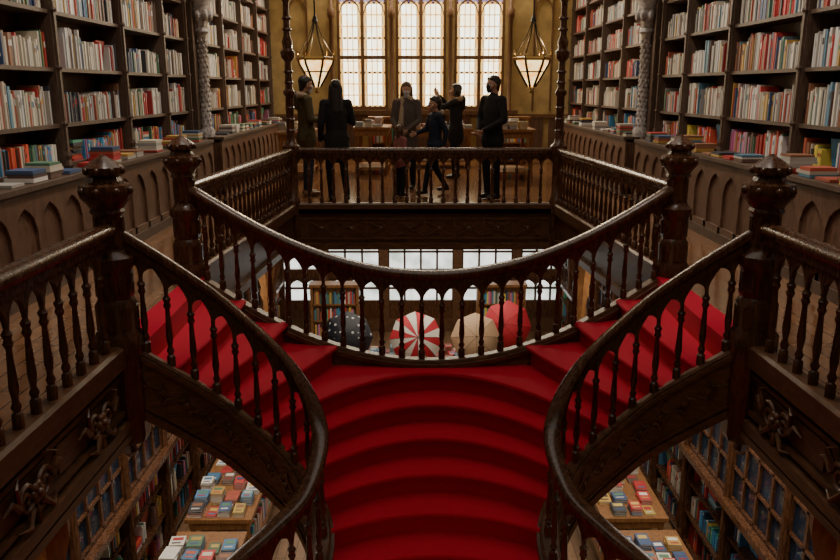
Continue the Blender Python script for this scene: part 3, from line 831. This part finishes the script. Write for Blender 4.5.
person('woman_in_black_coat',(-1.27,11.45,0),.25,1.72,[BLACK,DK,SHOE],coat=.62,hair='long',
   pose=dict(eR=(.25,.03,1.15),wR=(.14,.22,1.2),kL=(-.11,.05,.5),aR=(.13,-.04,.085)))
person('woman_with_scarf',(-.27,12.75,0),pi-.2,1.70,[GREY,DK,SHOE],coat=.6,hair='long',hairmat=HAIRN,scarf=BGES,mask=MASK,headrot=(.2,-.2),
   pose=dict(eR=(.22,.06,1.14),wR=(.12,.27,1.05),eL=(-.22,.06,1.14),wL=(-.08,.27,1.0)))
person('child_walking',(.17,12.1,0),pi/2+.35,1.47,[NAVY,DK,SHOE],coat=.8,fur=FUR,hair='short',child=True,
   pose=dict(kL=(-.10,.16,.54),aL=(-.10,.24,.11),kR=(.10,-.05,.48),aR=(.10,-.26,.13),eL=(-.23,-.12,1.16),wL=(-.24,-.08,.92),eR=(.22,.08,1.18),wR=(.18,.28,1.12)))
person('toddler_standing',(-.36,11.9,0),-pi/2+.6,1.06,[PINK,DK,SHOE],coat=.75,hair='bob',hairmat=HAIRN,child=True,build=1.15)
person('visitor_taking_photo',(.60,14.3,0),pi/2-.3,1.68,[BLACK,DK,SHOE],coat=.66,fur=FUR,hair='bob',headrot=(0,.1),phone=True,
   pose=dict(eR=(.24,.2,1.32),wR=(.10,.34,1.52),eL=(-.24,.2,1.32),wL=(-.10,.34,1.52)))
person('man_in_black_suit',(1.0,11.6,0),pi-.9,1.78,[BLACK,DK,SHOE],coat=.74,mask=MASKD,headrot=(-.2,0),
   pose=dict(eR=(.25,.02,1.14),wR=(.08,.2,1.0),eL=(-.25,.02,1.14),wL=(-.06,.22,1.0)))

# ------------------------------------------------------------------ lights
def area(name,loc,size,power,rot=(0,0,0),col=(1,.9,.75)):
    l=bpy.data.lights.new(name,'AREA'); l.shape='RECTANGLE'; l.size=size[0]; l.size_y=size[1]; l.energy=power; l.color=col
    o=bpy.data.objects.new(name,l); o.location=loc; o.rotation_euler=rot; COL.objects.link(o); return o
area('lower_ceiling_light',(0,14.6,-.65),(5,5),170,col=(1,.88,.7))
area('added_window_fill',(0,17.9,4.75),(5,.7),340,rot=(math.radians(-50),0,0),col=(1,.86,.62))  # added fill lamp above the window heads, out of view; no glazing there
for s in (-1,1):
    area('lower_side_light',(s*2.8,8,-.56),(.8,6),125,col=(1,.9,.76))
    area('lower_side_light',(s*2.8,2,-.56),(.8,5),60,col=(1,.9,.76))
    l=bpy.data.lights.new('lantern_bulb','POINT'); l.energy=35; l.color=(1,.72,.4); l.shadow_soft_size=.04
    o=bpy.data.objects.new('lantern_bulb',l); o.location=((1.72 if s>0 else -1.70),12.8,2.2); COL.objects.link(o)
    for y in (5.0,6.9,9.0,11.7,13.8,16.5):
        l=bpy.data.lights.new('bookcase_spot','SPOT'); l.energy=220; l.spot_size=1.35; l.spot_blend=.8; l.color=(1,.91,.80); l.shadow_soft_size=.12
        o=bpy.data.objects.new('bookcase_spot',l); o.location=(s*1.7,y,4.9); COL.objects.link(o)
        d=Vector((s*3.5,y,1.6))-o.location; o.rotation_euler=d.to_track_quat('-Z','Y').to_euler()
w=bpy.data.worlds.new('World'); C.scene.world=w; w.use_nodes=True
w.node_tree.nodes['Background'].inputs[0].default_value=(.5,.55,.65,1); w.node_tree.nodes['Background'].inputs[1].default_value=.3

# ------------------------------------------------------------------ camera
cam=bpy.data.cameras.new('camera'); co=bpy.data.objects.new('camera',cam); COL.objects.link(co)
co.location=(-.14,0,CZ); cam.sensor_width=36; cam.lens=36*780/840; cam.clip_start=.05
co.rotation_euler=(math.pi/2-math.atan(192/780),0,-.0065)
C.scene.camera=co
